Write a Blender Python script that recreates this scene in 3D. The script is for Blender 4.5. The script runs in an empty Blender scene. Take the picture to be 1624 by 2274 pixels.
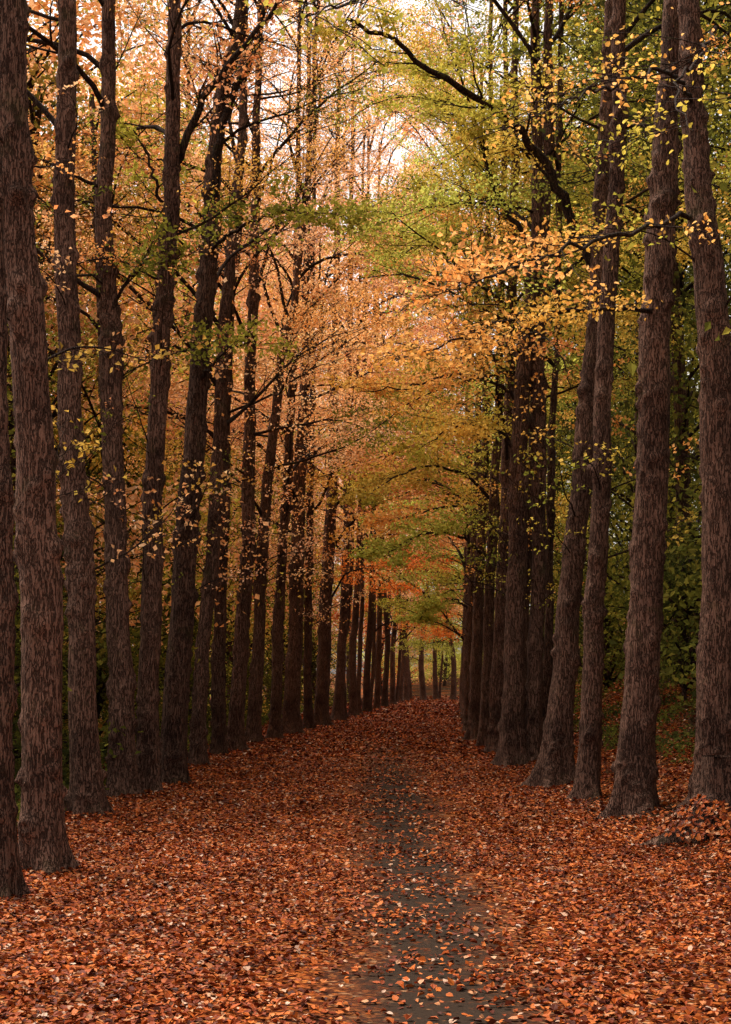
import bpy, math, random
import numpy as np
from mathutils import Vector, Euler
rng = np.random.default_rng(11); random.seed(11)
PI = math.pi
scene = bpy.context.scene
COL = scene.collection
F = 3383.0; CX = 812.0; HY = 1500.0; EYE = 1.7

# ---------------------------------------------------------------- helpers
def mesh_quads(name, V, Fq, smooth=True, rnd=None):
    V = np.asarray(V, dtype=np.float32); Fq = np.asarray(Fq, dtype=np.int32)
    me = bpy.data.meshes.new(name)
    me.vertices.add(len(V)); me.vertices.foreach_set('co', V.ravel())
    me.loops.add(Fq.size); me.loops.foreach_set('vertex_index', Fq.ravel())
    me.polygons.add(len(Fq)); me.polygons.foreach_set('loop_start', np.arange(0, Fq.size, 4, dtype=np.int32))
    me.update(calc_edges=True)
    me.polygons.foreach_set('use_smooth', np.full(len(Fq), smooth))
    if rnd is not None:
        a = me.attributes.new('rnd', 'FLOAT', 'POINT'); a.data.foreach_set('value', np.asarray(rnd, dtype=np.float32))
    return me

def link(name, me, mat=None, parent=None, loc=(0, 0, 0), objmat=False):
    o = bpy.data.objects.new(name, me); COL.objects.link(o); o.location = loc
    if parent: o.parent = parent
    if mat:
        if len(me.materials) == 0: me.materials.append(mat)
        if objmat:
            o.material_slots[0].link = 'OBJECT'; o.material_slots[0].material = mat
    return o

def tag(o, label, cat, group=None, kind=None):
    o['label'] = label
    if cat: o['category'] = cat
    if group: o['group'] = group
    if kind: o['kind'] = kind
    return o

def nrm(a):
    return a / np.maximum(np.linalg.norm(a, axis=-1, keepdims=True), 1e-9)

class Tubes:
    def __init__(s): s.V = []; s.Fc = []; s.n = 0
    def add(s, P, R, sides):
        P = np.asarray(P, float); R = np.asarray(R, float); n = len(P)
        t = np.gradient(P, axis=0); t = nrm(t)
        m = nrm(P[-1] - P[0]); ref = np.array([0, 0, 1.]) if abs(m[2]) < .75 else np.array([1., .1, 0])
        a = nrm(np.cross(t, ref)); b = np.cross(t, a)
        th = np.arange(sides) * 2 * PI / sides
        ring = P[:, None, :] + R[:, None, None] * (np.cos(th)[None, :, None] * a[:, None, :] + np.sin(th)[None, :, None] * b[:, None, :])
        s.V.append(ring.reshape(-1, 3))
        i = np.arange(n - 1)[:, None] * sides; j = np.arange(sides)[None, :]; j2 = (j + 1) % sides
        f = np.stack([i + j, i + j2, i + sides + j2, i + sides + j], -1).reshape(-1, 4) + s.n
        s.Fc.append(f); s.n += n * sides
    def mesh(s, name): return mesh_quads(name, np.concatenate(s.V), np.concatenate(s.Fc))

def leaf_mesh(name, P, N, size, curl=.12, simple=False):
    P = np.asarray(P, float); n = len(P); N = nrm(N)
    r = rng.normal(size=(n, 3)); a = nrm(np.cross(N, r)); b = np.cross(N, a)
    size = np.broadcast_to(size, (n,))[:, None]
    w = rng.uniform(.75, 1.1, (n, 1))
    cz = rng.normal(curl, abs(curl) * .9 + .02, (n, 1))
    tipz = rng.normal(-.06, .16, (n, 1))
    def pt(x, y, z): return P + size * (a * x + b * y * w + N * z)
    if simple:
        V = np.stack([pt(0, 0, 0), pt(.4, .42, cz), pt(1.02, 0, tipz), pt(.5, -.40, cz)], 1)
        Fc = np.arange(n)[:, None] * 4 + np.array([0, 1, 2, 3])
        return mesh_quads(name, V.reshape(-1, 3), Fc, False, np.repeat(rng.random(n), 4))
    V = np.stack([pt(0, 0, 0), pt(.26, .40, cz), pt(.70, .30, cz * .8), pt(1.02, 0, tipz), pt(.70, -.30, cz * .8), pt(.26, -.40, cz)], 1)
    base = np.arange(n)[:, None] * 6
    Fc = np.concatenate([base + np.array([0, 1, 2, 3]), base + np.array([0, 3, 4, 5])], 0)
    rn = np.repeat(rng.random(n), 6)
    return mesh_quads(name, V.reshape(-1, 3), Fc, False, rn)

def unit_rand(n):
    return nrm(rng.normal(size=(n, 3)))

# ---------------------------------------------------------------- node helpers
def new_mat(name):
    m = bpy.data.materials.new(name); m.use_nodes = True; nt = m.node_tree; nt.nodes.clear()
    out = nt.nodes.new('ShaderNodeOutputMaterial'); return m, nt, out
def ramp(nt, fac, stops, interp='LINEAR'):
    r = nt.nodes.new('ShaderNodeValToRGB'); r.color_ramp.interpolation = interp
    e = r.color_ramp.elements
    while len(e) < len(stops): e.new(.5)
    for k, (p, c) in enumerate(stops):
        e[k].position = p; e[k].color = (*c, 1) if len(c) == 3 else c
    nt.links.new(fac, r.inputs[0]); return r.outputs[0]
def noise(nt, vec, scale, detail=3, rough=.55):
    n = nt.nodes.new('ShaderNodeTexNoise'); n.inputs['Scale'].default_value = scale
    n.inputs['Detail'].default_value = detail; n.inputs['Roughness'].default_value = rough
    if vec is not None: nt.links.new(vec, n.inputs['Vector'])
    return n
def mixc(nt, fac, a, b, mode='MIX'):
    m = nt.nodes.new('ShaderNodeMix'); m.data_type = 'RGBA'; m.blend_type = mode
    for s, v in ((m.inputs[0], fac), (m.inputs[6], a), (m.inputs[7], b)):
        if isinstance(v, (int, float)): s.default_value = v
        elif isinstance(v, tuple): s.default_value = (*v, 1)
        else: nt.links.new(v, s)
    return m.outputs[2]
def mth(nt, op, a, b=0., clamp=False):
    m = nt.nodes.new('ShaderNodeMath'); m.operation = op; m.use_clamp = clamp
    for s, v in ((m.inputs[0], a), (m.inputs[1], b)):
        if isinstance(v, (int, float)): s.default_value = v
        else: nt.links.new(v, s)
    return m.outputs[0]
def mapping(nt, vec, scale):
    m = nt.nodes.new('ShaderNodeMapping'); m.inputs['Scale'].default_value = scale
    nt.links.new(vec, m.inputs['Vector']); return m.outputs[0]

def leaf_mat(name, A, B=None, trans=.5, bal=.5):
    m, nt, out = new_mat(name)
    at = nt.nodes.new('ShaderNodeAttribute'); at.attribute_name = 'rnd'
    c = ramp(nt, at.outputs['Fac'], [(0, A[0]), (.5, A[1]), (1, A[2])])
    geo = nt.nodes.new('ShaderNodeNewGeometry')
    if B:
        c2 = ramp(nt, at.outputs['Fac'], [(0, B[0]), (.5, B[1]), (1, B[2])])
        nz = noise(nt, geo.outputs['Position'], .33, 2)
        k = ramp(nt, nz.outputs[0], [(max(0, bal - .12), (0, 0, 0)), (min(1, bal + .12), (1, 1, 1))])
        c = mixc(nt, k, c, c2)
    oi = nt.nodes.new('ShaderNodeObjectInfo')
    v = mth(nt, 'MULTIPLY_ADD', oi.outputs['Random'], .25); nt.nodes[-1].inputs[2].default_value = .87
    hs = nt.nodes.new('ShaderNodeHueSaturation'); nt.links.new(v, hs.inputs['Value']); nt.links.new(c, hs.inputs['Color'])
    hv = mth(nt, 'MULTIPLY_ADD', oi.outputs['Random'], .022); nt.nodes[-1].inputs[2].default_value = .49
    nt.links.new(hv, hs.inputs['Hue'])
    d = nt.nodes.new('ShaderNodeBsdfDiffuse'); t = nt.nodes.new('ShaderNodeBsdfTranslucent')
    nt.links.new(hs.outputs[0], d.inputs[0]); nt.links.new(hs.outputs[0], t.inputs[0])
    mx = nt.nodes.new('ShaderNodeMixShader'); mx.inputs[0].default_value = trans
    nt.links.new(d.outputs[0], mx.inputs[1]); nt.links.new(t.outputs[0], mx.inputs[2])
    nt.links.new(mx.outputs[0], out.inputs[0]); return m

ORANGE = [(.74, .27, .06), (.89, .40, .12), (.94, .52, .20)]
SALMON = [(.90, .42, .17), (.95, .54, .27), (.96, .66, .39)]
GOLD = [(.66, .34, .05), (.80, .46, .09), (.86, .56, .15)]
OLIVE = [(.32, .30, .04), (.48, .42, .06), (.64, .52, .09)]
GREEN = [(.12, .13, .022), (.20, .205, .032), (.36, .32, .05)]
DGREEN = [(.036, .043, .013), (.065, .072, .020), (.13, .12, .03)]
RUST = [(.62, .12, .022), (.86, .23, .05), (.93, .35, .10)]
LIME = [(.36, .39, .06), (.54, .55, .10), (.72, .66, .14)]
M_ORANGE = leaf_mat('orange_linden_leaves', ORANGE, SALMON, .6)
M_SALMON = leaf_mat('pale_orange_leaves', SALMON, ORANGE, .65, .58)  # peach leaf colour, with the haze over distant crowns painted in as paleness
M_GOLD = leaf_mat('golden_leaves', GOLD, ORANGE, .55, .50)
M_OLIVE = leaf_mat('olive_and_gold_leaves', OLIVE, GOLD, .55, .54)
M_GREEN = leaf_mat('green_leaves', GREEN, OLIVE, .5, .56)
M_DGREEN = leaf_mat('dark_green_leaves', DGREEN, GREEN, .4, .56)
M_DOLIVE = leaf_mat('dark_olive_leaves', GREEN, GOLD, .5, .56)  # darker olive leaf colour, green varied with gold
M_RUST = leaf_mat('rust_red_leaves', RUST, ORANGE, .6, .62)
M_LIME = leaf_mat('yellow_green_leaves', LIME, OLIVE, .6, .60)

def bark_mat(name, hi, lo, moss=.5):
    m, nt, out = new_mat(name)
    tc = nt.nodes.new('ShaderNodeTexCoord'); oc = tc.outputs['Object']
    nd = noise(nt, oc, 9, 2)
    def warp(sc, am):
        ad = nt.nodes.new('ShaderNodeVectorMath'); ad.operation = 'MULTIPLY_ADD'
        nt.links.new(nd.outputs[1], ad.inputs[0]); ad.inputs[1].default_value = (am, am, am); nt.links.new(mapping(nt, oc, sc), ad.inputs[2]); return ad.outputs[0]
    n1 = noise(nt, warp((44, 44, 5.5), 1.5), 1, 3, .6)
    rg = mth(nt, 'ABSOLUTE', mth(nt, 'SUBTRACT', n1.outputs[0], .5))
    crack = ramp(nt, rg, [(0, (0, 0, 0)), (.07, (1, 1, 1))])
    n2 = noise(nt, mapping(nt, oc, (100, 100, 40)), 1, 2, .7)
    big = noise(nt, oc, 1.6, 5, .6)
    c = mixc(nt, ramp(nt, n2.outputs[0], [(.25, (0, 0, 0)), (.75, (1, 1, 1))]), lo, hi)
    c = mixc(nt, crack, tuple(x * .33 for x in lo), c)
    bb = ramp(nt, big.outputs[0], [(.3, (.50, .44, .42)), (.7, (1.4, 1.28, 1.18))])
    c = mixc(nt, 1., c, bb, 'MULTIPLY')
    mo = noise(nt, oc, 2.4, 4, .7)
    mk = ramp(nt, mo.outputs[0], [(.57, (0, 0, 0)), (.72, (moss, moss, moss))])
    c = mixc(nt, mk, c, (.085, .08, .03))
    b = nt.nodes.new('ShaderNodeBsdfPrincipled'); b.inputs['Roughness'].default_value = .95
    b.inputs['Specular IOR Level'].default_value = .1
    nt.links.new(c, b.inputs['Base Color'])
    h = mth(nt, 'MULTIPLY_ADD', n2.outputs[0], .5); nt.links.new(crack, nt.nodes[-1].inputs[2])
    bp = nt.nodes.new('ShaderNodeBump'); bp.inputs['Strength'].default_value = 1.; bp.inputs['Distance'].default_value = .03
    nt.links.new(h, bp.inputs['Height']); nt.links.new(bp.outputs[0], b.inputs['Normal'])
    nt.links.new(b.outputs[0], out.inputs[0]); return m
M_BARK = bark_mat('brown_furrowed_bark', (.28, .175, .13), (.155, .092, .066))
M_BARKD = bark_mat('dark_furrowed_bark', (.20, .126, .093), (.11, .067, .049))
M_LIMB = bark_mat('dark_branch_bark', (.09, .06, .043), (.05, .033, .024), .8)

# ---------------------------------------------------------------- terrain
def curve(y):
    y = np.asarray(y, float); return np.where(y > 35, (np.clip(y, 0, 160) - 35) ** 2 * .001, 0.)
def terrain(x, y):
    x = np.asarray(x, float); y = np.asarray(y, float)
    u = x - curve(y)
    r = np.maximum(0, u - 2.75); l = np.maximum(0, -u - 3.7)
    rr = np.minimum(r, 14)
    z = .42 * rr * rr / (rr + .7) - np.minimum(.35 * l * l / (l + 1.5), 1.6)
    off = np.clip((np.abs(u) - 3.0) / 2, 0, 1)
    z = z + off * (.10 * np.sin(x * 1.3 + y * .7) + .08 * np.sin(y * 1.9 - x * .6) + .05 * np.sin(3.1 * x + 2.3 * y))
    z = z + np.clip(y - 104, 0, 70) * .05
    return z
def gh(px, py):
    for d in np.arange(5, 150, .05):
        x = (px - CX) / F * d; z = EYE - (py - HY) / F * d
        if terrain(x, d) >= z: return float(x), float(d), float(terrain(x, d))
    return float(x), float(d), float(terrain(x, d))
def wp(px, py, d): return np.array([(px - CX) / F * d, d, EYE - (py - HY) / F * d])

xs = np.unique(np.concatenate([np.linspace(-400, -40, 13), np.linspace(-40, -8, 33), np.linspace(-8, 14, 111), np.linspace(14, 50, 37), np.linspace(50, 400, 13)]))
ys = np.unique(np.concatenate([np.linspace(-150, -10, 11), np.linspace(-10, 60, 176), np.linspace(60, 160, 101), np.linspace(160, 600, 20)]))
def grid(name, X, Y, dz):
    nx = X.shape[1]; ny = X.shape[0]
    V = np.stack([X, Y, terrain(X, Y) + dz], -1).reshape(-1, 3)
    i = np.arange(ny - 1)[:, None] * nx; j = np.arange(nx - 1)[None, :]
    Fc = np.stack([i + j, i + j + 1, i + nx + j + 1, i + nx + j], -1).reshape(-1, 4)
    return mesh_quads(name, V, Fc)

def litter_mat(name, path):
    m, nt, out = new_mat(name)
    geo = nt.nodes.new('ShaderNodeNewGeometry'); P = geo.outputs['Position']
    nd = noise(nt, P, 9, 2)
    ad = nt.nodes.new('ShaderNodeVectorMath'); ad.operation = 'MULTIPLY_ADD'
    nt.links.new(nd.outputs[1], ad.inputs[0]); ad.inputs[1].default_value = (.12, .12, .12); nt.links.new(P, ad.inputs[2])
    vo = nt.nodes.new('ShaderNodeTexVoronoi'); vo.inputs['Scale'].default_value = 26; nt.links.new(ad.outputs[0], vo.inputs['Vector'])
    sp = nt.nodes.new('ShaderNodeSeparateColor'); nt.links.new(vo.outputs['Color'], sp.inputs[0])
    c = ramp(nt, sp.outputs[0], [(0, (.05, .012, .006)), (.3, (.17, .037, .010)), (.6, (.33, .085, .018)), (.85, (.45, .15, .036)), (1, (.44, .25, .13))])
    dk = ramp(nt, vo.outputs['Distance'], [(.25, (1, 1, 1)), (.75, (.25, .2, .2))])
    c = mixc(nt, 1., c, dk, 'MULTIPLY')
    big = noise(nt, P, .8, 4)
    soil = mixc(nt, noise(nt, P, 40, 4, .7).outputs[0], (.010, .006, .004), (.055, .038, .027))
    sx = nt.nodes.new('ShaderNodeSeparateXYZ'); nt.links.new(P, sx.inputs[0])
    if path:
        wob = noise(nt, P, .9, 5, .65)
        xx = mth(nt, 'ADD', sx.outputs[0], mth(nt, 'MULTIPLY', mth(nt, 'SUBTRACT', wob.outputs[0], .5), 1.2))
        dist = mth(nt, 'ABSOLUTE', mth(nt, 'SUBTRACT', xx, .42))
        st = ramp(nt, dist, [(.22, (1, 1, 1)), (.8, (0, 0, 0))])
        fade = ramp(nt, mth(nt, 'DIVIDE', sx.outputs[1], 60.), [(.4, (1, 1, 1)), (.85, (.0, .0, .0))])
        k = mth(nt, 'MULTIPLY', st, fade)
        br = ramp(nt, noise(nt, P, 7, 4, .7).outputs[0], [(.28, (0, 0, 0)), (.44, (1, 1, 1))])
        k = mth(nt, 'MULTIPLY', k, br)
        c = mixc(nt, k, c, soil)
    else:
        k = ramp(nt, big.outputs[0], [(.40, (0, 0, 0)), (.56, (.85, .85, .85))])
        c = mixc(nt, k, c, mixc(nt, .5, soil, (.025, .025, .01)))
    b = nt.nodes.new('ShaderNodeBsdfPrincipled'); b.inputs['Roughness'].default_value = 1; b.inputs['Specular IOR Level'].default_value = .02
    nt.links.new(c, b.inputs['Base Color'])
    bp = nt.nodes.new('ShaderNodeBump'); bp.inputs['Strength'].default_value = .8; bp.inputs['Distance'].default_value = .02
    nt.links.new(sp.outputs[1], bp.inputs['Height']); nt.links.new(bp.outputs[0], b.inputs['Normal'])
    nt.links.new(b.outputs[0], out.inputs[0]); return m

X, Y = np.meshgrid(xs, ys)
g = link('ground', grid('ground', X, Y, 0), litter_mat('forest_floor', False)); tag(g, 'forest floor rising on the right bank', None, kind='structure'); 
yy = np.linspace(-8, 106, 286); uu = np.linspace(-3.3, 2.8, 26)
U, Y = np.meshgrid(uu, yy); X = U + curve(Y)
p = link('path', grid('path', X, Y, .004), litter_mat('leafy_dirt_path', True)); tag(p, 'wide dirt avenue path covered in leaves', None, kind='structure')

# ---------------------------------------------------------------- fallen leaves
def litter(bands, umin, umax, strip=True):
    Ps = []; S = []
    for (y0, y1, dens, size) in bands:
        n = int((y1 - y0) * (umax - umin) * dens)
        y = rng.uniform(y0, y1, n); u = rng.uniform(umin, umax, n); x = u + curve(y)
        wob = .16 * np.sin(y * .9) + .10 * np.sin(y * 2.3 + 1) + .06 * np.sin(y * 6.1)
        dd = np.abs(x - .42 + wob)
        fade = np.clip((48 - y) / 20, 0, 1)
        keep = 1 - fade * np.clip(.78 + .12 * np.sin(y * 3.3 + x * 4) + .10 * np.sin(y * 7.1 - x * 9), 0, 1) * np.clip((.95 - dd) / .6, 0, 1)
        keep *= .80 + .20 * np.sin(x * 3.1 + 1.7 * np.sin(y * 1.3)) 
        keep *= np.where(u > 4.0, np.clip(1 - (u - 4.0) * .25, .35, 1), 1) * np.where(u < -4.0, .35, 1)
        k = rng.random(n) < keep; x = x[k]; y = y[k]; u = u[k]
        edge = np.clip((np.abs(u) - 2.6) / .8, 0, 1)
        z = terrain(x, y) + rng.uniform(.006, .025, len(x)) + edge * rng.uniform(0, .05, len(x))
        Ps.append(np.stack([x, y, z], -1)); S.append(rng.uniform(.5, 1.35, len(x)) * size)
    P = np.concatenate(Ps); S = np.concatenate(S)
    N = np.array([0, 0, 1.]) + rng.normal(size=P.shape) * .24
    return P, N, S
m, nt, out = new_mat('fallen_leaf')
at = nt.nodes.new('ShaderNodeAttribute'); at.attribute_name = 'rnd'
c = ramp(nt, at.outputs['Fac'], [(0, (.045, .011, .005)), (.25, (.16, .030, .009)), (.56, (.37, .080, .015)), (.84, (.55, .16, .028)), (.94, (.52, .27, .13)), (1, (.62, .48, .37))])
geo = nt.nodes.new('ShaderNodeNewGeometry')
bn = ramp(nt, noise(nt, geo.outputs['Position'], .9, 4).outputs[0], [(.3, (.58, .50, .48)), (.7, (1.12, 1.06, 1.0))])
c = mixc(nt, 1., c, bn, 'MULTIPLY')
b = nt.nodes.new('ShaderNodeBsdfPrincipled'); b.inputs['Roughness'].default_value = .6; b.inputs['Specular IOR Level'].default_value = .1
nt.links.new(c, b.inputs['Base Color']); nt.links.new(b.outputs[0], out.inputs[0]); M_FALL = m
P, N, S = litter([(1, 7, 150, .05), (7, 16, 1350, .042), (16, 30, 620, .052), (30, 60, 240, .08), (60, 108, 80, .13)], -5.0, 7.2)
o = link('fallen_leaves', leaf_mesh('fallen_leaves', P, N, S, .13), M_FALL)
tag(o, 'rust and orange fallen leaves carpeting the avenue', 'fallen leaves', kind='stuff')

# ---------------------------------------------------------------- branch generator
UP = np.array([0, 0, 1.])
def rot_side(d, side, ang, lift):
    pr = np.cross(UP, d); L = np.linalg.norm(pr)
    pr = pr / L if L > .2 else nrm(np.array([math.cos(side * 3 + lift * 9), math.sin(side * 3 + lift * 9), 0]))
    return nrm(d * math.cos(ang) + pr * side * math.sin(ang) + UP * lift)
def subs(pts, rad, L, lvl, mx, T, LP, cfg):
    n = len(pts) - 1
    k = cfg['kids'][lvl]
    for c_ in range(k):
        f = cfg['f0'][lvl] + (1 - cfg['f0'][lvl]) * (c_ + random.random() * .8) / k
        i = min(n - 1, int(f * n)); q = f * n - i
        p_ = pts[i] * (1 - q) + pts[i + 1] * q; d = nrm(pts[i + 1] - pts[i])
        side = 1 if c_ % 2 else -1
        if random.random() < .15: side = -side
        cd = rot_side(d, side, math.radians(random.uniform(32, 62)), random.uniform(-.18, .3) + cfg.get('lift', 0))
        cl = L * cfg['ratio'][lvl] * (1.15 - .6 * f) * random.uniform(.75, 1.2)
        r = max(rad * (1 - .75 * f) * .5, .004)
        seg(p_, cd, cl, r, lvl + 1, mx, T, LP, cfg)
def seg(p_, d, L, r, lvl, mx, T, LP, cfg):
    n = (10, 6, 3)[lvl]; pts = [p_]
    for i in range(n):
        d = nrm(d + rng.normal(size=3) * cfg['wig'] + UP * cfg['trop'][lvl]); pts.append(pts[-1] + d * L / n)
    pts = np.array(pts)
    T.add(pts, np.linspace(r, max(r * .22, .003), n + 1), (8, 4, 3)[lvl])
    if lvl < mx: subs(pts, r, L, lvl, mx, T, LP, cfg)
    if lvl >= 1:
        nl = cfg['leaves'] if lvl == 2 else cfg['leaves'] // 2
        f = rng.uniform(.1 if lvl == 2 else .5, 1.02, nl) * n; i = np.clip(f.astype(int), 0, n - 1); q = (f - i)[:, None]
        pp = pts[i] * (1 - q) + pts[i + 1] * q
        LP.append(pp + rng.normal(size=(nl, 3)) * np.array([.10, .10, .055]) * cfg.get('spread', 1))
def leaves_from(LP, size, name, simple=False):
    P = np.concatenate(LP); n = len(P)
    N = UP * .75 + unit_rand(n) * .85
    return leaf_mesh(name, P, N, rng.uniform(.7, 1.2, n) * size, simple=simple)

def limb_type(kind, L, size, leaves, r, simple, kids=(11, 7)):
    T = Tubes(); LP = []
    cfg = dict(kids=kids, f0=(.22, .15), ratio=(.48, .42), wig=.12, trop=(0, 0, 0), leaves=leaves, spread=1.6 if L > 2 else .6)
    if kind == 'spread': e = 50; cfg['trop'] = (-.06, -.01, -.03)
    elif kind == 'steep': e = 68; cfg['trop'] = (.01, .05, 0); cfg['f0'] = (.35, .15); cfg['lift'] = .1
    else: e = 18; cfg['trop'] = (-.01, -.02, -.03)
    d = np.array([math.cos(math.radians(e)), 0, math.sin(math.radians(e))])
    seg(np.zeros(3), d, L, r, 0, 2, T, LP, cfg)
    return T.mesh('limb'), leaves_from(LP, size, 'foliage', simple)
def pool(size, leaves, simple=False):
    return {'spread': [limb_type('spread', 5.2, size, leaves, .052, simple) for _ in range(4)],
            'steep': [limb_type('steep', 6.2, size, leaves, .062, simple) for _ in range(3)],
            'spray': [limb_type('spray', 4.0, size, leaves, .036, simple) for _ in range(3)]}
POOL_N = pool(.070, 22)
POOL_S = pool(.066, 9)
POOL_F = pool(.115, 10, True)
TWIGS = [limb_type(k_, 1.7, .07, 3, .014, True, (6, 3)) for k_ in ('spread', 'steep', 'spray', 'spread')]

# ---------------------------------------------------------------- trunks
def catmull(P, n):
    P = np.asarray(P, float); Q = np.vstack([2 * P[0] - P[1], P, 2 * P[-1] - P[-2]])
    out_ = []; m_ = len(P) - 1
    for t in np.linspace(0, m_, n):
        i = min(int(t), m_ - 1); u_ = t - i; a, b_, c_, d_ = Q[i:i + 4]
        out_.append(.5 * ((2 * b_) + (-a + c_) * u_ + (2 * a - 5 * b_ + 4 * c_ - d_) * u_ ** 2 + (-a + 3 * b_ - 3 * c_ + d_) * u_ ** 3))
    return np.array(out_)
def trunk_mesh(C, R, near):
    H = C[-1, 2]
    nr, ns = (380, 48) if near > 1 else ((190, 26) if near else (60, 12))
    z = np.concatenate([np.linspace(-.35, .8, nr // 6), np.linspace(.8, H, nr - nr // 6 + 1)[1:]])
    zz = np.clip(z, 0, H)
    cx = np.interp(z, C[:, 2], C[:, 0]); cy = np.interp(z, C[:, 2], C[:, 1]); r = np.interp(zz, C[:, 2], R) * .95
    th = np.arange(ns) * 2 * PI / ns
    Z, TH = np.meshgrid(z, th, indexing='ij')
    ph = rng.uniform(0, 6.3, 14)
    nb = random.choice([3, 4, 5]); fl = rng.uniform(.22, .42); fh = rng.uniform(.2, .42)
    flare = 1 + np.exp(-np.maximum(Z, 0) / fh) * (fl + .24 * np.cos(nb * TH + ph[0]) + .16 * np.cos(2 * TH + ph[1]) + .08 * np.cos(7 * TH + ph[9]))
    flare += np.exp(-np.maximum(Z, -.1) / .10) * .5 * np.maximum(0, np.cos(nb * TH + ph[0])) ** 3
    rel = 1 + .03 * np.sin(3 * TH + .5 * Z + ph[2]) + .025 * np.sin(5 * TH - .3 * Z + ph[3]) + .016 * np.sin(1.7 * Z + ph[4]) + .012 * np.sin(4.3 * Z + ph[5] + TH) + .012 * np.sin(11 * Z + ph[8] - 2 * TH)
    if near > 1: rel += .018 * np.sin(17 * TH + 2.2 * np.sin(Z * 1.7 + ph[6])) + .012 * np.sin(13 * TH + 7 * Z + ph[7]) + rng.normal(0, .010, TH.shape)
    Rr = r[:, None] * flare * rel
    nk = int(H * (12 if near else 1.8))
    kzs = [rng.uniform(.3, min(H, 14)) for _ in range(max(3, nk // 4))]
    for q_ in range(nk):
        kz = random.choice(kzs) + rng.normal() * .15; kt = rng.uniform(0, 2 * PI); a = rng.uniform(.02, .065); sz = rng.uniform(.022, .06)
        if q_ % 12 == 0: a = rng.uniform(.06, .10); sz = rng.uniform(.05, .10)
        dt = (TH - kt + PI) % (2 * PI) - PI
        rb = float(np.interp(kz, C[:, 2], R))
        g_ = np.exp(-((Z - kz) / sz) ** 2 - (dt * rb / sz) ** 2)
        Rr += a * g_ * min(1, rb / .15)
        if a > .045: Rr -= a * .9 * np.exp(-((Z - kz) / (sz * .35)) ** 2 - (dt * rb / (sz * .35)) ** 2) * min(1, rb / .15)
    V = np.stack([cx[:, None] + Rr * np.cos(TH), cy[:, None] + Rr * np.sin(TH), Z], -1).reshape(-1, 3)
    n = len(z); i = np.arange(n - 1)[:, None] * ns; j = np.arange(ns)[None, :]; j2 = (j + 1) % ns
    Fc = np.stack([i + j, i + j2, i + ns + j2, i + ns + j], -1).reshape(-1, 4)
    return mesh_quads('trunk', V, Fc)

def custom_limb(root, pts, r0, r1, leafmat, kids=(9, 7), leaves=10, size=.085, ratio=(.3, .4), L=None, f0=.2, spread=1.0, bark=None):
    loc = np.array(root.location)
    P = catmull([np.array(q) - loc for q in pts], 26)
    P[1:-1] += rng.normal(size=P[1:-1].shape) * .02
    Ln = float(np.sum(np.linalg.norm(np.diff(P, axis=0), axis=1)))
    T = Tubes(); LP = []
    T.add(P, np.linspace(r0, r1, len(P)), 9)
    cfg = dict(kids=kids, f0=(f0, .1), ratio=ratio, wig=.11, trop=(0, -.01, -.03), leaves=leaves, spread=spread)
    subs(P, r0 * .8, Ln if L is None else L, 0, 2, T, LP, cfg)
    lo = link('limb', T.mesh('limb'), bark or M_LIMB, root)
    link('foliage', leaves_from(LP, size, 'foliage'), leafmat, lo)
    return lo

GA = 2.39996
def build_tree(label, base, C, R, near, plan, mats, name='linden_tree', group='lindens lining the avenue', bark=None, cat='tree', low=0):
    root = bpy.data.objects.new(name, None); COL.objects.link(root); root.location = base; root.empty_display_size = .3
    tag(root, label, cat, group)
    link('trunk', trunk_mesh(C, R, near), bark or M_BARK, root)
    h0, H, n, bias, sc0, sc1, pl = plan[:7]
    thin = plan[7] if len(plan) > 7 else 2.
    ph = random.uniform(0, 6)
    def put(pair, h, az, s, part='limb'):
        lm, fm = pair
        cx = float(np.interp(h, C[:, 2], C[:, 0])); cy = float(np.interp(h, C[:, 2], C[:, 1]))
        lo = link(part, lm, M_LIMB, root, (cx, cy, h)); lo.rotation_euler = (random.uniform(-.15, .15), random.uniform(-.12, .12), az); lo.scale = (s, s, s)
        link('foliage', fm, random.choice(mats), lo, objmat=True)
    for k in range(n):
        f = (k + random.random() * .6) / n; h = h0 + (H - h0) * f
        az = ph + GA * k
        if near > 1 and bias is not None: az = bias + random.uniform(-1.2, 1.2)
        elif bias is not None and random.random() < .35: az = bias + random.uniform(-.7, .7)
        if f > .86: kind = 'steep'
        elif f < .3: kind = random.choice(['spread', 'spray'])
        else: kind = random.choice(['spread', 'spread', 'steep', 'spray'])
        put(random.choice((POOL_S if f > thin else pl)[kind]), h, az, (sc0 + (sc1 - sc0) * f) * random.uniform(.8, 1.15))
    for k in range(low):
        put(random.choice(TWIGS), random.uniform(2.6, h0 + 1), random.uniform(0, 2 * PI), random.uniform(.6, 1.15), 'side_twig')
    return root

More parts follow.
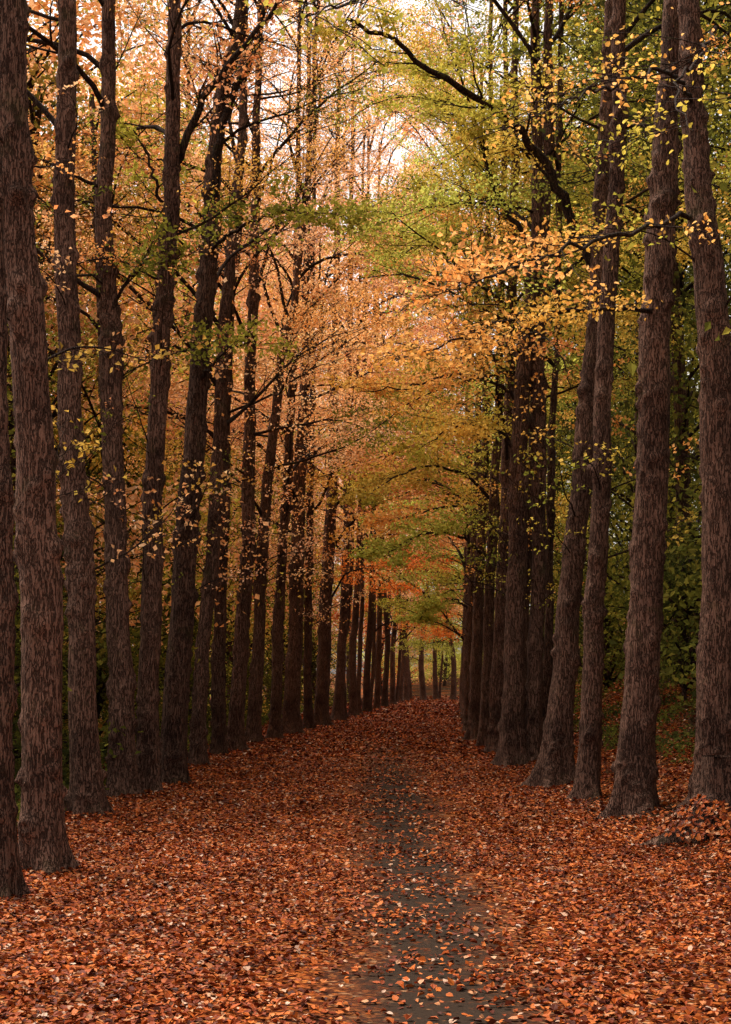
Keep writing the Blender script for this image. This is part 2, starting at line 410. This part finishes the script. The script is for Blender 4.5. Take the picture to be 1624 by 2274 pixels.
def row_tree(label, base_px, knots, near, H, plan, mats, wbase, depth=None, bark=None, low=0):
    x, d, z = gh(*base_px)
    C = [np.array([0, 0, -.5]), np.array([0, 0, 0.])]; R = [wbase * d / F / 2] * 2
    for (px, py, w) in knots:
        q = wp(px, py, d) - np.array([x, d, z]); C.append(q); R.append(w * d / F / 2)
    C = np.array(C); R = np.array(R)
    if C[-1, 2] < H:
        sl = (C[-1] - C[-2]) / max(C[-1, 2] - C[-2, 2], .1); top = C[-1] + sl * (H - C[-1, 2]) * .35; top[2] = H
        C = np.vstack([C, top]); R = np.append(R, .05)
    CC = catmull(C, 90); RR = np.interp(CC[:, 2], C[:, 2], R)
    am = np.clip(CC[:, 2] / 2, 0, 1); p1, p2, p3 = rng.uniform(0, 6, 3)
    CC[:, 0] += am * (.018 * np.sin(CC[:, 2] * .9 + p1) + .012 * np.sin(CC[:, 2] * 2.3 + p2) + .007 * np.sin(CC[:, 2] * 5 + p3))
    CC[:, 1] += .10 * np.sin(CC[:, 2] * .4 + d * 2) * np.clip(CC[:, 2] / 4, 0, 1)
    o_ = sorted(range(len(CC)), key=lambda i: CC[i, 2]); CC = CC[o_]; RR = RR[o_]
    return build_tree(label, (x, d, z), CC, RR, near, plan, mats, bark=bark, low=low), d

T = {}
def PL(*a): return a
Lm = [M_ORANGE, M_ORANGE, M_SALMON, M_GOLD]
left = [
 ('dark linden trunk cut by the left edge, nearest of all to the camera', (8, 1995), [(6, 1700, 55), (-2, 1000, 48), (-25, 0, 40)], 66, 2, 18, PL(10.5, 18, 6, PI, .8, .6, POOL_S), [M_DOLIVE, M_ORANGE]),
 ('thickest furrowed linden trunk of the left row, covered in burls', (97, 1935), [(92, 1700, 92), (85, 1300, 95), (62, 800, 84), (38, 300, 74), (32, 0, 68)], 98, 2, 18, PL(9, 18, 7, PI, .8, .6, POOL_S), [M_ORANGE, M_DOLIVE]),
 ('knobbly linden, second full trunk from the left edge', (195, 1812), [(185, 1600, 66), (175, 1300, 60), (158, 1000, 56), (150, 700, 52), (140, 300, 46), (148, 0, 40)], 72, 2, 18, PL(8, 18, 10, PI, .8, .6, POOL_S), [M_ORANGE, M_GREEN]),
 ('wavy linden with a swollen collar halfway up, third full trunk from the left edge', (268, 1772), [(268, 1550, 56), (262, 1300, 52), (250, 950, 46), (243, 780, 56), (238, 690, 44), (228, 450, 38), (245, 100, 32)], 66, 2, 18, PL(6.5, 18, 13, PI, .8, .6, POOL_S), [M_ORANGE, M_GREEN, M_GOLD]),
 ('linden with a pale burl low on its trunk, fourth full trunk from the left edge', (327, 1762), [(328, 1550, 48), (338, 1200, 46), (355, 800, 42), (382, 380, 36), (392, 0, 28)], 54, 2, 18, PL(7, 18, 12, None, .7, .5, POOL_S), [M_ORANGE, M_GOLD]),
 ('dark right leaning linden with green spray reaching over the path', (380, 1742), [(392, 1550, 58), (415, 1250, 54), (440, 850, 46), (470, 480, 38), (492, 200, 30), (535, 0, 24)], 60, 2, 19, PL(7.5, 19, 12, None, .7, .5, POOL_S), [M_ORANGE, M_GREEN, M_SALMON]),
 ('slim linden just right of the dark leaning trunk in the left row', (437, 1702), [(448, 1500, 32), (468, 1250, 32), (495, 800, 28), (520, 500, 22), (540, 200, 17)], 36, 1, 19, PL(6, 19, 14, PI, .85, .6, POOL_S), Lm),
 ('slim linden dotted with burls, seventh full trunk of the left row', (486, 1678), [(488, 1400, 30), (497, 1100, 27), (512, 700, 22), (530, 450, 16)], 34, 1, 18, PL(6, 18, 14, PI, .85, .6, POOL_S), Lm),
 ('upright linden with long straight trunk, eighth full trunk of the left row', (522, 1668), [(535, 1450, 34), (548, 1200, 31), (558, 800, 25), (572, 300, 18), (580, 0, 13)], 40, 1, 21, PL(6, 20, 15, PI, .9, .6, POOL_S), Lm),
 ('linden leaning slightly toward the path, ninth full trunk of the left row', (562, 1650), [(575, 1400, 28), (592, 1100, 25), (628, 780, 19), (665, 600, 14)], 34, 1, 19, PL(5.5, 19, 14, None, .9, .6, POOL_N, .45), [M_ORANGE, M_SALMON, M_SALMON]),
 ('slim linden, tenth full trunk of the left row', (610, 1641), [(618, 1400, 24), (635, 1100, 21), (655, 700, 15)], 28, 1, 20, PL(5.5, 20, 14, None, 1., .6, POOL_N, .5), [M_ORANGE, M_SALMON]),
 ('stout linden, eleventh full trunk of the left row', (645, 1630), [(655, 1400, 34), (668, 1050, 29), (680, 700, 19)], 40, 1, 21, PL(5.5, 21, 15, None, 1.1, .6, POOL_N, .5), [M_ORANGE, M_SALMON]),
 ('thin dark linden, twelfth full trunk of the left row', (686, 1620), [(684, 1350, 17), (692, 1000, 14)], 21, 1, 22, PL(5.5, 22, 14, 0, 1.1, .6, POOL_N, .6), [M_SALMON, M_ORANGE]),
 ('linden where the left row bunches up, thirteenth full trunk of that row', (712, 1612), [(724, 1350, 29), (740, 1000, 23)], 35, 1, 23, PL(5.5, 23, 14, 0, 1.1, .7, POOL_F, .75), [M_SALMON, M_SALMON, M_ORANGE]),
]
for i, (lab, b, kn, wb, near, H, plan, mats) in enumerate(left):
    T['L%d' % i] = row_tree(lab, b, kn, near, H, plan, mats, wb, bark=M_BARKD if i in (0, 5, 7, 12) else None, low=9 if i > 0 else 0)
ORD = ['first', 'second', 'third', 'fourth', 'fifth', 'sixth', 'seventh', 'eighth', 'ninth', 'tenth', 'eleventh', 'twelfth', 'thirteenth', 'fourteenth', 'fifteenth', 'sixteenth', 'seventeenth', 'eighteenth', 'nineteenth', 'twentieth', 'twenty first', 'twenty second', 'twenty third', 'twenty fourth', 'twenty fifth', 'twenty sixth', 'twenty seventh', 'twenty eighth']
farL = [(750, 1601, 24), (764, 1596, 13), (785, 1591, 19), (796, 1587, 12), (813, 1582, 17), (821, 1579, 10), (837, 1575, 15), (852, 1571, 14), (859, 1568, 8), (872, 1565, 13), (880, 1562, 8), (889, 1559, 11)]
for i, (px, py, w) in enumerate(farL):
    m_ = [M_SALMON, M_SALMON, M_ORANGE] if i < 5 else [M_RUST, M_RUST, M_ORANGE]
    row_tree('thin distant linden, %s counting back in the crowded far left row' % ORD[i], (px, py), [(px + 4 + random.uniform(-7, 7), 1430, w * .9), (px + 8 + random.uniform(-12, 12), 1250, w * .75)], 0, 25 + random.uniform(-2, 3),
             PL(6 if i < 5 else 3.4, 26, 12 if i < 5 else 14, 0 if i > 2 else None, 1.1 if i < 5 else 1.0, .8, POOL_F), m_, w, bark=M_BARKD if i % 3 == 1 else None)
Rm = [M_OLIVE, M_OLIVE, M_GOLD, M_LIME, M_GREEN]
right = [
 ('rightmost big linden trunk, standing on the bank by the leafy stump', (1580, 1795), [(1588, 1600, 82), (1592, 1300, 76), (1585, 900, 74), (1570, 600, 70), (1545, 300, 56), (1532, 0, 46)], 92, 2, 18, PL(9.5, 18, 7, 0, .8, .6, POOL_S), [M_OLIVE, M_GOLD]),
 ('thick straight linden with flared base, second trunk from the right edge', (1405, 1808), [(1418, 1600, 82), (1435, 1300, 74), (1452, 850, 74), (1474, 500, 64), (1494, 200, 54), (1500, 0, 46)], 92, 2, 18, PL(9.5, 18, 7, 0, .8, .6, POOL_S), [M_OLIVE, M_GOLD]),
 ('narrower linden crossing behind its left neighbour, third trunk from the right edge', (1306, 1777), [(1312, 1550, 48), (1325, 1250, 44), (1338, 1050, 42), (1345, 700, 38), (1375, 250, 32)], 56, 2, 18, PL(8, 18, 10, 0, .8, .6, POOL_N, .8), Rm),
 ('linden slanting right from a wide foot, fourth trunk from the right edge', (1235, 1747), [(1248, 1550, 58), (1275, 1250, 50), (1302, 950, 50), (1325, 700, 50), (1342, 400, 42), (1365, 0, 32)], 74, 2, 19, PL(8, 19, 12, None, .8, .6, POOL_S), Rm),
 ('linden with burls all along its trunk, fifth trunk from the right edge', (1183, 1695), [(1192, 1400, 35), (1198, 1100, 34), (1200, 700, 30), (1214, 300, 24), (1220, 0, 18)], 40, 1, 20, PL(7.5, 20, 13, 0, .9, .6, POOL_N, .85), Rm),
 ('reddish brown linden, sixth trunk from the right edge', (1138, 1702), [(1142, 1450, 48), (1154, 1150, 44), (1162, 850, 36), (1190, 500, 27), (1190, 100, 20)], 56, 1, 19, PL(7, 19, 13, None, .8, .6, POOL_N, .85), Rm),
 ('linden, seventh trunk from the right edge', (1103, 1672), [(1113, 1400, 34), (1126, 1050, 28), (1138, 700, 21)], 40, 1, 20, PL(6.2, 20, 14, PI, .9, .6, POOL_N, .8), Rm),
 ('linden, eighth trunk from the right edge', (1077, 1660), [(1086, 1400, 25), (1099, 1050, 21), (1114, 700, 16)], 31, 1, 19, PL(6, 19, 14, PI, 1., .6, POOL_N, .8), Rm),
 ('linden, ninth trunk from the right edge', (1053, 1645), [(1062, 1350, 25), (1077, 1000, 19)], 31, 1, 20, PL(5.6, 20, 14, PI, 1., .6, POOL_N, .8), [M_OLIVE, M_GOLD, M_LIME]),
 ('linden, tenth trunk from the right edge', (1040, 1625), [(1048, 1350, 19), (1060, 1000, 15)], 25, 1, 20, PL(5, 20, 13, PI, 1.1, .7, POOL_F, .75), [M_GOLD, M_ORANGE, M_LIME]),
 ('slim shaded linden tucked behind the gap left of the reddish brown trunk', (1160, 1664), [(1168, 1400, 20), (1179, 1000, 16), (1190, 600, 13)], 26, 1, 19, PL(7, 19, 9, 0, .8, .5, POOL_S), Rm),
 ('slim shaded linden half hidden right of the burl covered trunk', (1208, 1672), [(1216, 1400, 20), (1228, 1000, 16), (1240, 600, 13)], 26, 1, 19, PL(7, 19, 9, 0, .8, .5, POOL_S), Rm),
]
for i, (lab, b, kn, wb, near, H, plan, mats) in enumerate(right):
    T['R%d' % i] = row_tree(lab, b, kn, near, H, plan, mats, wb, low=8 if i > 1 else 3, bark=M_BARKD if i > 9 else None)
farR = [(1036, 1608, 16), (1033, 1596, 14), (1030, 1587, 12), (1028, 1580, 11), (1027, 1573, 9), (1026, 1568, 9), (1024, 1563, 8)]
for i, (px, py, w) in enumerate(farR):
    row_tree('thin distant linden, %s counting back in the hidden far right row' % ORD[i], (px, py), [(px + 6, 1350, w * .9)], 0, 20 + random.uniform(-1, 3),
             PL(3.0 if i > 1 else 5, 21, 13, PI, .9, .8, POOL_F), [M_OLIVE, M_LIME, M_LIME] if i > 1 else [M_GOLD, M_OLIVE, M_ORANGE], w)
endt = [(902, 1557, 14), (913, 1553, 7), (941, 1556, 15), (969, 1554, 12), (976, 1552, 6), (1007, 1555, 14)]
for i, (px, py, w) in enumerate(endt):
    row_tree('small far tree standing across the end of the path, %s from the left' % ORD[i], (px, py), [(px + random.uniform(-8, 8), 1450, w * .8), (px + random.uniform(-22, 22), 1350, w * .6)], 0, 10,
             PL(2.4, 10, 8, None, .55, .5, POOL_F), [M_ORANGE, M_RUST] if i < 2 else [M_LIME], w)

# ---- individual limbs the photograph shows
t, d = T['R0']; custom_limb(t, [wp(1545, 470, d), wp(1440, 505, d - 1), wp(1280, 545, d - 2.3), wp(1120, 600, d - 3.2), wp(1010, 640, d - 3.8)], .03, .006, M_GOLD, (18, 7), 8, .053, (.22, .4))
custom_limb(t, [wp(1535, 230, d), wp(1500, 170, d - 2), wp(1440, 160, d - 4), wp(1330, 200, d - 5), wp(1230, 230, d - 6)], .025, .005, M_GOLD, (13, 5), 4, .043, (.2, .4))
custom_limb(t, [wp(1590, 60, d), wp(1560, 120, d - 3), wp(1500, 200, d - 5), wp(1540, 290, d - 6)], .02, .005, M_OLIVE, (11, 5), 4, .045, (.22, .4))
t, d = T['R1']; custom_limb(t, [wp(1452, 690, d), wp(1330, 688, d - .7), wp(1180, 700, d - 1.4), wp(1030, 750, d - 2), wp(880, 800, d - 2.5)], .03, .006, M_GOLD, (18, 7), 8, .055, (.22, .4))
custom_limb(t, [wp(1500, -160, d), wp(1200, -120, d - 3), wp(950, -60, d - 6), wp(800, 0, d - 8), wp(690, 50, d - 9)], .03, .004, M_GREEN, (10, 5), 3, .05, (.10, .4), f0=.5)
t, d = T['R3']; custom_limb(t, [wp(1335, 640, d), wp(1268, 480, d), wp(1225, 385, d), wp(1160, 295, d - .3), wp(1080, 235, d - .6), wp(960, 160, d - 1), wp(860, 85, d - 1.4), wp(770, 40, d - 1.7)], .085, .025, M_OLIVE, (16, 7), 15, .066, (.20, .4), f0=.25)
t, d = T['R5']; custom_limb(t, [wp(1185, 560, d), wp(1110, 440, d), wp(1070, 330, d), wp(1075, 250, d)], .055, .02, M_OLIVE, (12, 7), 16, .07, (.4, .4))
custom_limb(t, [wp(1165, 900, d), wp(1100, 850, d), wp(1020, 830, d - 1), wp(900, 860, d - 2), wp(800, 870, d - 2)], .035, .008, M_GOLD, (14, 7), 14, .07, (.3, .4))
custom_limb(t, [wp(1158, 1010, d), wp(1090, 950, d), wp(1010, 950, d - 1), wp(930, 1000, d - 2)], .035, .008, M_OLIVE, (14, 7), 16, .07, (.4, .4))
custom_limb(t, [wp(1160, 760, d), wp(1190, 740, d - 2), wp(1240, 780, d - 3.5), wp(1270, 860, d - 4)], .03, .006, M_GOLD, (11, 6), 9, .065, (.4, .4))
t, d = T['R6']; custom_limb(t, [wp(1130, 640, d), wp(1050, 560, d), wp(950, 540, d), wp(860, 590, d - 1)], .045, .01, M_LIME, (14, 8), 18, .07, (.38, .42))
t, d = T['R7']; custom_limb(t, [wp(1105, 1120, d), wp(1020, 1050, d), wp(920, 1040, d - 1), wp(800, 1110, d - 2)], .045, .01, M_OLIVE, (14, 8), 18, .08, (.35, .45))
custom_limb(t, [wp(1095, 1250, d), wp(1020, 1190, d), wp(930, 1190, d - 1), wp(850, 1240, d - 2)], .045, .01, M_LIME, (14, 8), 18, .08, (.35, .45))
t, d = T['R9']; custom_limb(t, [wp(1050, 1360, d), wp(1010, 1330, d), wp(960, 1340, d), wp(930, 1380, d)], .04, .01, M_LIME, (12, 7), 16, .09, (.5, .45))
t, d = T['L13']; custom_limb(t, [wp(735, 1330, d), wp(775, 1270, d), wp(830, 1270, d + 2), wp(880, 1310, d + 3)], .04, .01, M_RUST, (12, 7), 14, .09, (.4, .45))
t, d = T['L5']; custom_limb(t, [wp(462, 560, d), wp(530, 505, d - 1), wp(640, 470, d - 2), wp(760, 480, d - 3)], .035, .006, M_GREEN, (14, 7), 12, .068, (.25, .4))
custom_limb(t, [wp(440, 850, d), wp(500, 780, d - 1), wp(580, 760, d - 2)], .025, .006, M_GREEN, (10, 6), 8, .068, (.4, .4))
custom_limb(t, [wp(475, 440, d), wp(500, 260, d), wp(570, 100, d), wp(600, -60, d)], .075, .035, M_ORANGE, (11, 6), 7, .07, (.35, .4))
t, d = T['L4']; custom_limb(t, [wp(376, 420, d), wp(410, 310, d), wp(470, 190, d), wp(560, 80, d), wp(640, -20, d)], .07, .025, M_ORANGE, (11, 6), 7, .07, (.35, .4))
custom_limb(t, [wp(372, 500, d), wp(350, 420, d), wp(320, 330, d), wp(270, 260, d)], .03, .01, M_GREEN, (8, 6), 8, .07, (.4, .4))
t, d = T['L9']; custom_limb(t, [wp(620, 830, d), wp(660, 720, d), wp(730, 640, d), wp(790, 560, d)], .05, .015, M_SALMON, (12, 7), 10, .08, (.35, .4))
t, d = T['L3']; custom_limb(t, [wp(240, 700, d), wp(300, 600, d), wp(350, 560, d + 1)], .03, .01, M_GREEN, (10, 6), 10, .07, (.5, .4))

# ---------------------------------------------------------------- background woodland
def wood_tree_meshes(H, rad, z0, nclump, per, size, sig=.75):
    T_ = Tubes(); LP = []
    tp = np.array([[.15 * math.sin(k * .5), .15 * math.cos(k * .4), H * k / 14] for k in range(15)])
    tr = Tubes(); tr.add(np.vstack([[0, 0, -.6], tp]), np.concatenate([[.24], np.linspace(.2, .03, 15)]) * min(1, H / 10), 10)
    for k in range(nclump):
        f = rng.random() ** .85; z = z0 + (H - z0) * f
        r = rad * (1 - .55 * f ** 2) * math.sqrt(rng.uniform(.08, 1)); a = rng.uniform(0, 2 * PI)
        c_ = np.array([r * math.cos(a), r * math.sin(a), z]); b0 = np.array([.1, .1, max(.2, z - r * .6)])
        mid = (b0 + c_) / 2 + np.array([0, 0, .3])
        T_.add(catmull([b0, mid, c_], 6), np.linspace(.045, .01, 6), 3)
        n = int(per * rng.uniform(.6, 1.3))
        LP.append(c_ + rng.normal(size=(n, 3)) * np.array([sig, sig, sig * .37]))
    return tr.mesh('trunk'), T_.mesh('branches'), leaves_from(LP, size, 'crown', True)
WOOD = [wood_tree_meshes(22, 3.6, 1.0, 120, 200, .125), wood_tree_meshes(24, 3.8, 2.0, 130, 200, .125), wood_tree_meshes(19, 3.8, .5, 120, 200, .125)]
WOODL = [wood_tree_meshes(26, 4.0, 3.5, 130, 150, .14), wood_tree_meshes(29, 4.2, 4.0, 140, 150, .14), wood_tree_meshes(24, 4.0, 3., 120, 150, .14)]
WOODM = [wood_tree_meshes(11, 2.2, .6, 76, 115, .11, .5), wood_tree_meshes(13, 2.4, .8, 86, 115, .11, .5)]
WOODE = [wood_tree_meshes(8, 2.1, .5, 60, 110, .11, .5), wood_tree_meshes(9, 2.3, .6, 64, 110, .11, .5)]
SHRUB = [wood_tree_meshes(2.6, 1.5, .2, 34, 90, .10, .35), wood_tree_meshes(3.4, 1.6, .2, 38, 90, .10, .38)]
def wood_tree(x, y, var, mat, label, group, s=1., name='woodland_tree', cat='tree'):
    r = bpy.data.objects.new(name, None); COL.objects.link(r); r.location = (x, y, float(terrain(x, y))); r.rotation_euler = (0, 0, random.uniform(0, 6.28)); r.scale = (s, s, s * random.uniform(.9, 1.12))
    tag(r, label, cat, group)
    tr, br, cr = var
    link('trunk', tr, M_BARKD, r); link('branches', br, M_LIMB, r); link('crown' if cat == 'tree' else 'foliage', cr, mat, r, objmat=True)
for i, y in enumerate(np.linspace(13, 80, 16)):
    u = 7.8 if i % 2 else 11.5
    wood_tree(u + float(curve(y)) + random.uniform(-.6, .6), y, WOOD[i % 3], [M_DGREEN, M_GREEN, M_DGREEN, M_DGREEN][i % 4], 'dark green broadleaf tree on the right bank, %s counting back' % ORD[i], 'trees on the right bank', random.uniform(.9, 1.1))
for i, y in enumerate(np.linspace(26, 118, 22)):
    u = -7.5 if i % 2 else -11.5
    wood_tree(u + float(curve(y)) + random.uniform(-.8, .8), y, WOODL[i % 3], [M_DOLIVE, M_ORANGE, M_GOLD, M_OLIVE, M_ORANGE, M_DOLIVE][i % 6], 'tall autumn tree behind the left row, %s counting back' % ORD[i], 'trees behind the left row', random.uniform(.88, 1.1))
for i, y in enumerate([21, 25, 29, 33, 38, 43, 48, 54, 60, 67, 75, 84, 94]):
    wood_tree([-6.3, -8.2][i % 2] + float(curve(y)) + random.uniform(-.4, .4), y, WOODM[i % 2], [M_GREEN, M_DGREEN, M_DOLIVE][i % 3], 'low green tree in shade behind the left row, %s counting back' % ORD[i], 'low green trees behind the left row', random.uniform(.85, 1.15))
for i, (x, y) in enumerate([(-6, 124), (0, 124), (3.0, 128), (6.2, 132), (9.6, 128), (12.5, 128), (16, 124), (20, 128), (3, 138), (12, 138), (24, 122), (-14, 124), (7.5, 139)]):
    wood_tree(x, y, WOOD[2 if i in (2, 3, 4, 5) else i % 3], [M_LIME, M_ORANGE, M_LIME, M_LIME][i % 4], 'full tree closing the view beyond the path, %s in the clump' % ORD[i], 'trees closing the view', 1.)
wood_tree(1.2, 111, WOODE[0], M_RUST, 'small rust red tree left of the end of the path', 'small trees framing the end of the path', 1.05)
wood_tree(3.0, 116, WOODE[1], M_ORANGE, 'small orange tree just behind the end of the path', 'small trees framing the end of the path', .95)
wood_tree(8.9, 110, WOODE[1], M_LIME, 'small yellow green tree right of the end of the path', 'small trees framing the end of the path', 1.0)
wood_tree(6.4, 121, WOODE[0], M_LIME, 'small pale green tree behind the end of the path', 'small trees framing the end of the path', .9)
dj = {True: 0, False: 0}
for i, (x, y) in enumerate([(-20, 38), (-22, 55), (-18, 75), (-24, 95), (20, 30), (22, 50), (26, 70), (17, 13), (-17, 47), (-17, 64), (16, 21), (17, 40), (-15, 84), (-13, 100)]):
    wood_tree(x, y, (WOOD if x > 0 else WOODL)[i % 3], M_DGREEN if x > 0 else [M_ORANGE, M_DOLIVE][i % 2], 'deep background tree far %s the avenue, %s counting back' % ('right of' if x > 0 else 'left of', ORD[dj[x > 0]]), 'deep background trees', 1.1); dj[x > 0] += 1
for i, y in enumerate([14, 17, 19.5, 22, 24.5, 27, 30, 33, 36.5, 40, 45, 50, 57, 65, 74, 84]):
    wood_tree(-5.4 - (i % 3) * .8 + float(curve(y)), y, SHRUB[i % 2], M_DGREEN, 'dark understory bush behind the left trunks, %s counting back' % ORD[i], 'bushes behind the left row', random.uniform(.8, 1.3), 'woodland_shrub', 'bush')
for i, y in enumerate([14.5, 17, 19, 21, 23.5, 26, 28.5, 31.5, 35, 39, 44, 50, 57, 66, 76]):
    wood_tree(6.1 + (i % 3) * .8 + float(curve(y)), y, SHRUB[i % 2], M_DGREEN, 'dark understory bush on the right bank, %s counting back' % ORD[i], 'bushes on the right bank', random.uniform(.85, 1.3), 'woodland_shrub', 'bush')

x, d, z = gh(235, 1745)
C = np.array([[0, 0, -.4], [0, .6, 0], [-.1, .6, 3], [-.28, .6, 6], [-.5, .6, 12]]); 
build_tree('slender stem leaning left between the second and third full left trunks', (x - .05, d + 1.2, z), catmull(C, 30), np.linspace(.13, .04, 30), 1, PL(5, 12, 6, 0, .6, .5, POOL_S), [M_GREEN], name='young_tree', group='young trees', bark=M_BARKD)

# undergrowth
n = 130000
y = rng.uniform(9, 80, n); side = rng.random(n) < .5
u = np.where(side, -3.6 - rng.exponential(2.0, n), 4.2 + rng.exponential(2.6, n)); x = u + curve(y)
kk = (np.sin(x * 1.7 + y * .9) + np.sin(y * 1.3 - x * .5) + rng.normal(size=n) * .7) > np.where(side, -.8, 0)
x = x[kk]; y = y[kk]; n = len(x)
P = np.stack([x, y, terrain(x, y) + rng.uniform(.02, .24, n)], -1)
o = link('undergrowth', leaf_mesh('undergrowth', P, UP * .8 + unit_rand(n) * .7, rng.uniform(.04, .09, n), simple=True), M_DGREEN)
tag(o, 'low dark ivy and bramble along both sides of the avenue', 'undergrowth', kind='stuff')

def stump(px, py, label):
    x, d, z = gh(px, py)
    r = bpy.data.objects.new('tree_stump', None); COL.objects.link(r); r.location = (x, d, z - .05); tag(r, label, 'stump')
    H = .42
    me = trunk_mesh(np.array([[0, 0, -.4], [0, 0, 0], [.04, 0, .25], [.06, 0, H]]), np.array([.28, .27, .22, .16]), 1)
    link('stump_body', me, M_BARKD, r)
    n = 1300; a = rng.uniform(0, 6.28, n); q = np.sqrt(rng.random(n)) * .55
    P = np.stack([q * np.cos(a), q * np.sin(a), .48 - q * .8 + rng.uniform(0, .05, n)], -1)
    link('leaf_cap', leaf_mesh('leaf_cap', P, np.stack([np.cos(a) * .8, np.sin(a) * .8, np.ones(n)], -1) + unit_rand(n) * .5, .052), M_FALL, r)
stump(1585, 1850, 'dark rotting stump heaped with fallen leaves at the right edge')

# ---------------------------------------------------------------- light, sky, camera
w = bpy.data.worlds.new('World'); scene.world = w; w.use_nodes = True; nt = w.node_tree; nt.nodes.clear()
sv = Vector((-.32, .38, .87)).normalized()
sky = nt.nodes.new('ShaderNodeTexSky'); sky.sky_type = 'NISHITA'; sky.sun_disc = False
sky.sun_elevation = math.asin(sv.z); sky.sun_rotation = math.atan2(sv.x, sv.y); sky.dust_density = 4; sky.air_density = 1.2
hs = nt.nodes.new('ShaderNodeHueSaturation'); hs.inputs['Saturation'].default_value = .10; hs.inputs['Value'].default_value = 1.
wm = mixc(nt, 1., hs.outputs[0], (1.0, .94, .92), 'MULTIPLY')
bg = nt.nodes.new('ShaderNodeBackground'); bg.inputs[1].default_value = .26
wo = nt.nodes.new('ShaderNodeOutputWorld')
nt.links.new(sky.outputs[0], hs.inputs['Color']); nt.links.new(wm, bg.inputs[0]); nt.links.new(bg.outputs[0], wo.inputs[0])
sd = bpy.data.lights.new('sun', 'SUN'); sd.energy = 7.0; sd.angle = math.radians(30); sd.color = (1, .88, .76)
so = bpy.data.objects.new('sun', sd); COL.objects.link(so); so.rotation_euler = sv.to_track_quat('Z', 'Y').to_euler(); so.location = (-10, 10, 40)
cd = bpy.data.cameras.new('camera'); cd.sensor_fit = 'HORIZONTAL'; cd.sensor_width = 24; cd.lens = 24 * F / 1624
cd.shift_y = (HY - 1137) / 1624; cd.clip_end = 2000; cd.clip_start = .1
co = bpy.data.objects.new('camera', cd); COL.objects.link(co); co.location = (0, 0, EYE); co.rotation_euler = (PI / 2, 0, 0)
scene.camera = co
scene.view_settings.view_transform = 'Standard'; scene.view_settings.look = 'None'; scene.view_settings.exposure = 0
